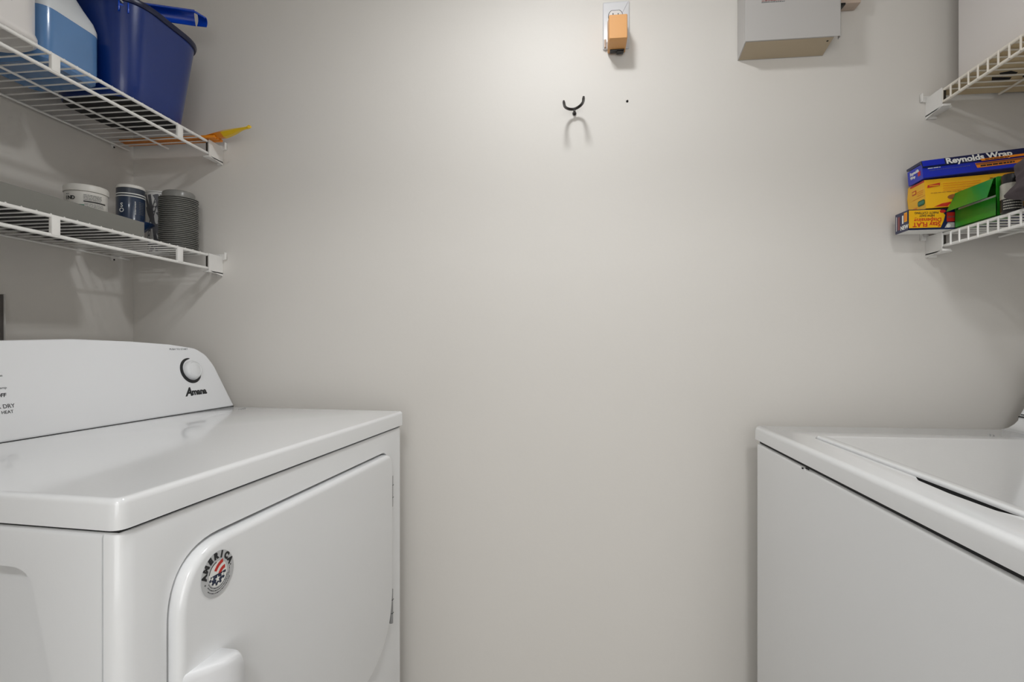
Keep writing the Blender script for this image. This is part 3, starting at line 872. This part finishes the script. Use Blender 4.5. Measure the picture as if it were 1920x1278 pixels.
b.build('adapter_case', t)
b = MB(t.location)
b.add(rbox(.092, .126, 1.306, 1.321, 1.7862, 1.7888, .001), 'blackp'); b.add(rbox(.108, .124, 1.308, 1.320, 1.7825, 1.7865, .001), 'blackp')
b.build('cord_port', t)
b = MB((.0805, YB, 1.805))
b.add(tube([(.0815, 1.3225, 1.822), (.0808, 1.3215, 1.810), (.0812, 1.3205, 1.802)], .0026, 8), 'conn')
tag(b.build('plastic_tab'), 'small pinkish plastic tab at the lower left of the outlet', 'tab')

t = thing('double_hook', 'dark metal two-pronged wall hook with turned-up tips', 'hook', (.0065, YB, 1.652))
b = MB(t.location)
pts = [(-.0185, 1.250, 1.6440), (-.0180, 1.264, 1.6450), (-.0165, 1.284, 1.6470), (-.0115, 1.299, 1.6490), (-.003, 1.308, 1.6500), (.0065, 1.3105, 1.6515), (.0155, 1.308, 1.6540), (.0235, 1.299, 1.6565), (.0270, 1.284, 1.6560), (.0275, 1.264, 1.6530), (.0275, 1.250, 1.6515)]
fine = []
for i in range(len(pts) - 1):
    p0, p1, p2, p3 = [Vector(pts[max(0, min(len(pts) - 1, j))]) for j in (i - 1, i, i + 1, i + 2)]
    for q in (0, .25, .5, .75):
        fine.append(.5 * ((2 * p1) + (p2 - p0) * q + (2 * p0 - 5 * p1 + 4 * p2 - p3) * q * q + (3 * p1 - p0 - 3 * p2 + p3) * q ** 3))
fine.append(Vector(pts[-1]))
rr = [.0026 + .0008 * min(1, k / 3) for k in range(len(fine))]
rr = [min(rr[k], rr[-1 - k]) for k in range(len(fine))]
b.add(tube(fine, rr, 12), 'hook'); b.build('prongs', t)
b = MB(t.location)
b.add(tube([(.0065, 1.309, 1.6495), (.0065, 1.3295, 1.6480)], .0030, 12), 'hook')
b.add(tube([(.0065, 1.3270, 1.6480), (.0065, 1.3299, 1.6480)], .0050, 12), 'hook'); b.build('stem', t)
b = MB((.1351, YB, 1.672))
b.add(lathe([(.0030, 0), (.0030, .0008), (.0020, .0010), (.0001, .0006)], 12), 'hole', FB(.1351, YB, 1.6722))
b.add(rbox(.1355, .1372, YB - .002, YB, 1.6730, 1.6750), 'hole')
tag(b.build('screw_anchor'), 'small dark screw anchor in the wall right of the double hook', 'anchor')

# grey metal box
t = thing('junction_box', 'grey painted metal utility box on the back wall with fine print', 'electrical box', (.495, YB, 1.756))
X0, X1, Yf = .3937, .600, 1.2705
b = MB(t.location)
b.add(loft([[(x, YB - .0002, 1.7561), (x, Yf + .0018, 1.7690), (x, Yf + .0018, 2.02), (x, YB - .0002, 2.02)] for x in (X0 + .0008, .5868)]), 'metalbox'); b.build('box_body', t)
b = MB(t.location); b.add(loft([[(x, YB - .0030, 1.7562), (x, Yf + .003, 1.7684), (x, Yf + .003, 1.7680), (x, YB - .0030, 1.7557)] for x in (X0 + .0030, .5860)]), 'metalbottom')
b.add(lathe([(.0022, 0), (.0022, .0006)], 12), 'hole', Matrix.Translation((.577, 1.283, 1.7650)))
b.build('box_underside', t)
b = MB(t.location)
b.add(rbox(X0, X1, Yf, Yf + .0016, 1.7690, 2.02, .0006, 1), 'metalbox')
b.add(rbox(X0, X0 + .0010, Yf, Yf + .009, 1.7670, 2.02, .0004, 1), 'metalbox')
b.add(rbox(X1 - .0014, X1, Yf, Yf + .012, 1.7670, 2.02, .0004, 1), 'metalbox')
def pr_lines(x0, x1, z, h, m):
    x = x0
    while x < x1 - .001:
        w = random.uniform(.0015, .006); e = min(x1, x + w)
        b.add(rbox(x, e, Yf - .0003, Yf, z, z + h * random.uniform(.7, 1)), m); x = e + .0009
for z in (1.8575, 1.8640, 1.8705): pr_lines(.430, .4835, z, .0022, 'darkred')
pr_lines(.4295, .480, 1.8540, .0022, 'ink_grey')
pr_lines(.524, .551, 1.8565, .0018, 'ink_grey'); pr_lines(.520, .555, 1.8600, .0018, 'ink_grey')
b.build('box_cover', t)
b = MB((.64, YB, 1.87))
b.add(rbox(.606, .657, 1.298, YB - .0003, 1.8570, 1.895, .003), 'conn'); b.add(rbox(.604, .622, 1.295, 1.318, 1.8530, 1.8574, .001), 'blackp')
b.add(rbox(.5875, .6065, 1.303, 1.318, 1.866, 1.88, .001), 'conn')
tag(b.build('wire_connector'), 'beige plastic connector joined to the right of the grey metal box', 'connector')

# ---------------------------------------------------------------- lower right shelf
ZR = ZRL + .0009
def boxmesh(b, L, D, H, m, bev=.0008): b.add(rbox(0, L, 0, D, 0, H, bev, 1), m)
def placed(root, yaw, roll): root.rotation_euler = (0, -roll, yaw)
LF = frame((0, -.0002, 0), (1, 0, 0), (0, 0, 1))           # long front face (looks at -y)
EF = frame((-.0002, 0, 0), (0, -1, 0), (0, 0, 1))          # end face (looks at -x); x runs 0..-D
def rect(x0, x1, z0, z1): return [(x0, z0), (x1, z0), (x1, z1), (x0, z1)]
def d(b, o, m, F, z=0, t=.0003): b.add(plate(o, z, z + t), m, F)
def greek(b, F, x0, x1, z, h, m, z_=.0003, wmin=.003, wmax=.010):
    x = x0
    while x < x1 - .001:
        e = min(x1, x + random.uniform(wmin, wmax)); d(b, rect(x, e, z, z + h), m, F, z_); x = e + .0013
R180 = Matrix.Rotation(PI, 4, 'Z')

# sandwich-bag style small box lying lowest
t = thing('wrap_box', 'yellow and navy dispenser box with upside-down lettering, lowest in the box pile', 'box', (.727, 1.249, ZR)); placed(t, -.03, 0)
L, D, H = .30, .049, .0445
b = MB(); boxmesh(b, L, D, H, 'foil_d'); b.add(rbox(.002, L - .002, .002, D - .002, -.0004, .0006), 'white'); b.build('carton', t)
b = MB()
d(b, [(.0015, .004), (.064, .004), (.070, .018), (.073, .030), (.064, .0425), (.0015, .0425)], 'yel', LF, .0001)
def ups(s, x, z, size, m, **k): b.add(text(s, size, .00015, **k), m, LF @ Matrix.Translation((x, z, .0006)) @ R180)
ups('Stay FLAT', .064, .0155, .0135, 'red', bold=.0003, sx=.98)
ups('Dispensing', .066, .0245, .0115, 'red', bold=.0002, sx=1.08)
ups('NEW EASY', .052, .0322, .0062, 'ink', bold=.0001); ups('PARTY CUTTING', .060, .0384, .0062, 'ink', bold=.0001)
d(b, [(.068 + .006 * math.cos(a), .0385 + .0035 * math.sin(a)) for a in [PI * k / 8 for k in range(16)]], 'red', LF, .0006)
d(b, rect(.076, .098, .016, .036), 'red', LF, .0002); greek(b, LF, .078, .096, .024, .004, 'darkred', .0006)
d(b, [(.072, .003), (.098, .003), (.1, .014), (.078, .014)], 'metalbox', LF, .0002)
d(b, [(.0795 + .004 * math.cos(a), .007 + .004 * math.sin(a)) for a in [PI * k / 8 for k in range(16)]], 'white', LF, .0006)
b.build('front_print', t)
b = MB()
d(b, rect(-.014, -.003, .020, .040), 'yel', EF); d(b, rect(-.0128, -.0042, .022, .038), 'orangep', EF, .0003)
d(b, rect(-.0215, -.0165, .018, .036), 'white', EF); d(b, rect(-.044, -.0425, .006, .038), 'white', EF)
greek(b, frame((-.0002, 0, 0), (0, 0, 1), (0, 1, 0)), .008, .036, .030, .0035, 'red', .0004) if 0 else None
d(b, rect(-.038, -.030, .007, .036), 'darkred', EF)
b.add(text('NEW', .0125, .00015, .0004, align='CENTER'), 'white', EF @ Matrix.Translation((-.0125, .0045, .0005)) @ Matrix.Rotation(0, 4, 'Z') )
b.build('end_print', t)

# yellow bag box
yz = ZR + H + .0008
t = thing('yellow_bag_box', 'long bright yellow food bag box with orange end, under the blue foil box', 'box', (.7615, 1.2455, yz)); placed(t, -.075, .045)
L, D, H2 = .31, .066, .0620
b = MB()
sec = [(0, .0), (.0005, .0285), (.0025, .062), (D, .0625), (D + .006, .036), (D + .001, .0)]
b.add(loft([[(0, y, z) for y, z in sec], [(L, y, z) for y, z in sec]]), 'yel'); b.build('carton', t)
b = MB()
d(b, [(.004, .044), (.028, .047), (.029, .053), (.005, .0495)], 'red', LF); d(b, rect(.008, .026, .0470, .0485), 'yel', LF, .0004)
for z in (.035, .040, .045, .050): greek(b, LF, .034, .105, z, .0009, 'orangep', .0002, .012, .03)
greek(b, LF, .010, .11, .0315, .0009, 'brown', .0002)
d(b, [(.054 + .0125 * math.cos(a), .0205 + .0055 * math.sin(a)) for a in [2 * PI * k / 20 for k in range(20)]], 'brown', LF)
d(b, [(.015, .002), (.030, .008), (.05, .0105), (.065, .010), (.045, .006), (.04, .001)], 'red', LF)
d(b, [(.160, .031), (.30, .031), (.30, .060), (.150, .060)], 'orangep', LF)
for z in (.047, .052): greek(b, LF, .122, .142, z, .0022, 'brown', .0003, .004, .008)
d(b, [(.1845 + .0115 * math.cos(a), .0475 + .003 * math.sin(a)) for a in [2 * PI * k / 20 for k in range(20)]], 'white', LF, .0004)
for dx, dz in ((-.005, .0495), (.005, .0495), (0, .053)): d(b, [(.1845 + dx + .005 * math.cos(a), dz + .004 * math.sin(a)) for a in [2 * PI * k / 12 for k in range(12)]], 'ink', LF, .0007)
b.build('front_print', t)
b = MB()
d(b, [(-.0565, .0580), (-.002, .0580), (-.002, .0615), (-.0565, .0620)], 'red', EF)
d(b, rect(-.050, -.034, .040, .049), 'red', EF); d(b, rect(-.048, -.036, .042, .047), 'yel', EF, .0004)
for z in (.034, .038, .042): greek(b, EF, -.030, -.008, z, .0011, 'orangep', .0002)
d(b, rect(-.050, -.0015, .0290, .0297), 'orangep', EF)
d(b, rpoly(rect(-.030, -.003, .010, .022), .0058, 4), 'green_d', EF, .0002); d(b, rpoly(rect(-.028, -.005, .0125, .0195), .0034, 4), 'green_lab', EF, .0005)
d(b, rpoly(rect(-.050, -.034, .002, .011), .003, 3), 'orangep', EF)
b.build('end_print', t)

# foil box on top
fz = yz + .0636
t = thing('foil_box', 'long royal blue foil wrap box with white lettering, topmost of the box pile', 'box', (.7535, 1.2420, fz)); placed(t, -.085, .078)
L, D, H3 = .33, .060, .038
b = MB(); boxmesh(b, L, D, H3 - .006, 'foil'); b.build('carton', t)
b = MB()
sec = [(-.0022, .0220), (-.0030, .0235), (.0010, .0385), (D, .0385), (D, .034), (.006, .033), (.0012, .0300)]
b.add(loft([[(-.0008, y, z) for y, z in sec], [(L, y, z) for y, z in sec]]), 'foil_d'); lf = b.build('lid_flap', t)
ff = frame((0, -.0032, .0235), (1, 0, 0), (0, .26, .966))
b = MB()
d(b, rect(.0, .042, .0015, .0150), 'foil', ff, .0004)
b.add(text('Reynolds Wrap', .0182, .0002, .0006, sx=1.06), 'white', ff @ Matrix.Translation((.0440, .0012, .0010)))
greek(b, ff, .082, .1, -.0002, .001, 'white', .0008, .001, .002)
d(b, [(.1085, -.006 + .0030), (.33, .0030 - .006), (.33, .0045 - .0025), (.1065, .0045 - .0025)], 'orangep', ff, .0012)
greek(b, ff, .115, .16, -.0018, .0018, 'ink', .0016)
b.build('lid_print', t)
b = MB()
d(b, [(.102, .0085), (.28, .0085), (.28, .0190), (.0985, .0190)], 'orangep', LF, .0004)
greek(b, LF, .108, .17, .0105, .0030, 'ink', .0008); d(b, rect(.100, .28, .0148, .0185), 'brown', LF, .0008)
greek(b, LF, .010, .034, .0195, .0016, 'white', .0004); greek(b, LF, .012, .09, .0150, .0010, 'ink_grey', .0003, .001, .003)
d(b, rect(.0, .33, -.0, .0010), 'foil_d', LF, .0004)
b.build('front_print', t)
b = MB()
b.add(text('Reynolds', .0095, .00015, .0003), 'white', EF @ Matrix.Translation((-.048, .0195, .0004)))
b.add(text('Wrap', .0085, .00015, .0003), 'white', EF @ Matrix.Translation((-.048, .0110, .0004)))
d(b, rect(-.018, -.008, .010, .020), 'red', EF)
b.build('end_print', t)

# green carton with its flap open
t = thing('green_carton', 'bright green carton with a hanging flap and barcode label, on the lower right shelf', 'box', (.835, 1.18, ZR))
gx, gy0, gy1, gd, gh = .8140, 1.1265, 1.2385, .040, .0745
b = MB(t.location); w = .0010
b.add(rbox(gx, gx + w, gy0, gy1, ZR, ZR + .0365), 'green')
b.add(rbox(gx + gd, gx + gd + w, gy0, gy1, ZR, ZR + gh), 'green')
for yy in (gy0, gy1 - w):
    b.add(rbox(gx, gx + gd, yy, yy + w, ZR, ZR + gh), 'green')
b.add(rbox(gx, gx + gd, gy0, gy1, ZR, ZR + w), 'green')
b.add(rbox(gx + .003, gx + gd, gy0, gy1, ZR + gh, ZR + gh + w), 'green')
b.build('carton', t)
b = MB(t.location); b.add(rbox(gx + .003, gx + gd - .002, gy0 + .004, gy1 - .004, ZR + .001, ZR + .042, .002), 'tub'); b.build('paper_contents', t)
b = MB(t.location)
HF = frame((gx + .003, gy1 + .0005, ZR + gh + .0008), (0, -1, 0), (-.55, 0, -.835))       # hinged along the top front edge
b.add(plate([(-.001, 0), (.101, 0), (.124, .051), (.013, .051)], 0, .0008), 'green', HF)
fl = b.build('flap', t)
b = MB(t.location)
b.add(plate([(.021, .008), (.068, .008), (.086, .0405), (.040, .0405)], .0008, .0011), 'white', HF)
def sk(x0, x1, y0, y1): return [(x0 + (y0 - .008) * .56, y0), (x1 + (y0 - .008) * .56, y0), (x1 + (y1 - .008) * .56, y1), (x0 + (y1 - .008) * .56, y1)]
for x0, x1 in ((.027, .030), (.032, .033), (.0345, .037), (.039, .040)): b.add(plate(sk(x0, x1, .011, .038), .0011, .0013), 'ink_grey', HF)
for k in range(6): b.add(plate(sk(.044, .064, .0115 + k * .0045, .0130 + k * .0045), .0011, .0013), 'hinge', HF)
b.build('barcode_label', fl)
# spray can
CX, CY, CR_ = .8255, 1.1065, .0160
t = thing('spray_can', 'short silver can with a black cap and patterned black base, beside the green carton', 'can', (CX, CY, ZR))
b = MB(t.location); b.add(lathe([(CR_ - .001, ZR), (CR_, ZR + .001), (CR_, ZR + .0250)], 36, CX, CY), 'blackp')
lines(b, (CX, CY), CR_, -170, -60, ZR + .005, ZR + .020, 4, 'can', .0004, .6); b.build('can_base', t)
b = MB(t.location); b.add(lathe([(CR_, ZR + .0251), (CR_ + .0003, ZR + .026), (CR_ + .0003, ZR + .0530), (CR_ - .001, ZR + .0545)], 36, CX, CY), 'can'); b.build('can_body', t)
b = MB(t.location); b.add(lathe([(CR_ - .0012, ZR + .0546), (CR_ - .0012, ZR + .070), (CR_ - .004, ZR + .0725), (.0001, ZR + .0725)], 36, CX, CY), 'blackp'); b.build('can_cap', t)
# crumpled dark fabric
t = thing('folded_cloth', 'crumpled dark brown cloth heaped at the right end of the lower shelf', 'cloth', (.849, .980, ZR))
bm = bmesh.new(); bmesh.ops.create_icosphere(bm, subdivisions=5, radius=1)
from mathutils import noise
for v in bm.verts:
    p = v.co.copy()
    q = Vector((p.x * .085, p.y * .115, p.z * .060))
    if p.z < 0:
        k_ = 1 / max(.80, math.sqrt(1 - p.z * p.z)); q.x *= k_; q.y *= k_
    f = 1 + .16 * noise.noise(p * 1.6 + Vector((3, 1, 2))) + .10 * abs(noise.noise(p * 3.3 + Vector((9, 4, 1)))) - .05 + .03 * noise.noise(p * 8)
    q *= f
    q.z += .056
    q.z = max(q.z, .0008 + .0005 * p.x)
    tp = 1.10 - 3.6 * max(0, q.z - .01)
    q.x = q.x * tp + .004 * math.sin(q.z * 70); q.y *= tp
    v.co = Vector((.849, .980, ZR)) + q
b = MB(t.location); b.add(frombm(bm), 'fabric'); b.build('cloth_heap', t, sharp=180)
# red packet glimpsed behind the green carton -> foil pouch
# ---------------------------------------------------------------- upper right shelf
ZU = ZRU + .0009
t = thing('cardboard_sheet', 'flat tan cardboard sheet with dark slots lying on the upper right shelf', 'cardboard', (.95, 1.0, ZU))
b = MB(t.location); b.add(rbox(.826, 1.078, .62, 1.318, ZU, ZU + .004, .0008, 1), 'kraft'); sheet = b.build('sheet', t)
b = MB(t.location)
SLF = frame((0, 0, ZU - .0003), (1, 0, 0), (0, 1, 0))
b.add(plate([(.886, 1.238), (.901, 1.260), (.935, 1.262), (.928, 1.243)], 0, .0004), 'greybase', SLF)
b.add(plate([(.888, 1.221), (.900, 1.234), (.928, 1.236), (.924, 1.222), (.905, 1.214)], 0, .0004), 'greybase', SLF)
b.add(plate([(.940, 1.226), (.950, 1.245), (.99, 1.25), (.985, 1.23)], 0, .0004), 'greybase', SLF)
b.build('dark_slot', t)
t = thing('pale_carton', 'tall pale grey carton standing on the tan cardboard sheet', 'carton', (.96, .95, ZU + .0042))
b = MB(t.location); b.add(rbox(.845, 1.07, .66, 1.2755, ZU + .0042, 2.02, .002), 'carton'); b.build('carton_body', t)
b = MB(t.location); b.add(rbox(.8446, .8450, .66, 1.273, 1.94, 1.9415), 'ink_grey'); b.build('lid_seam', t)
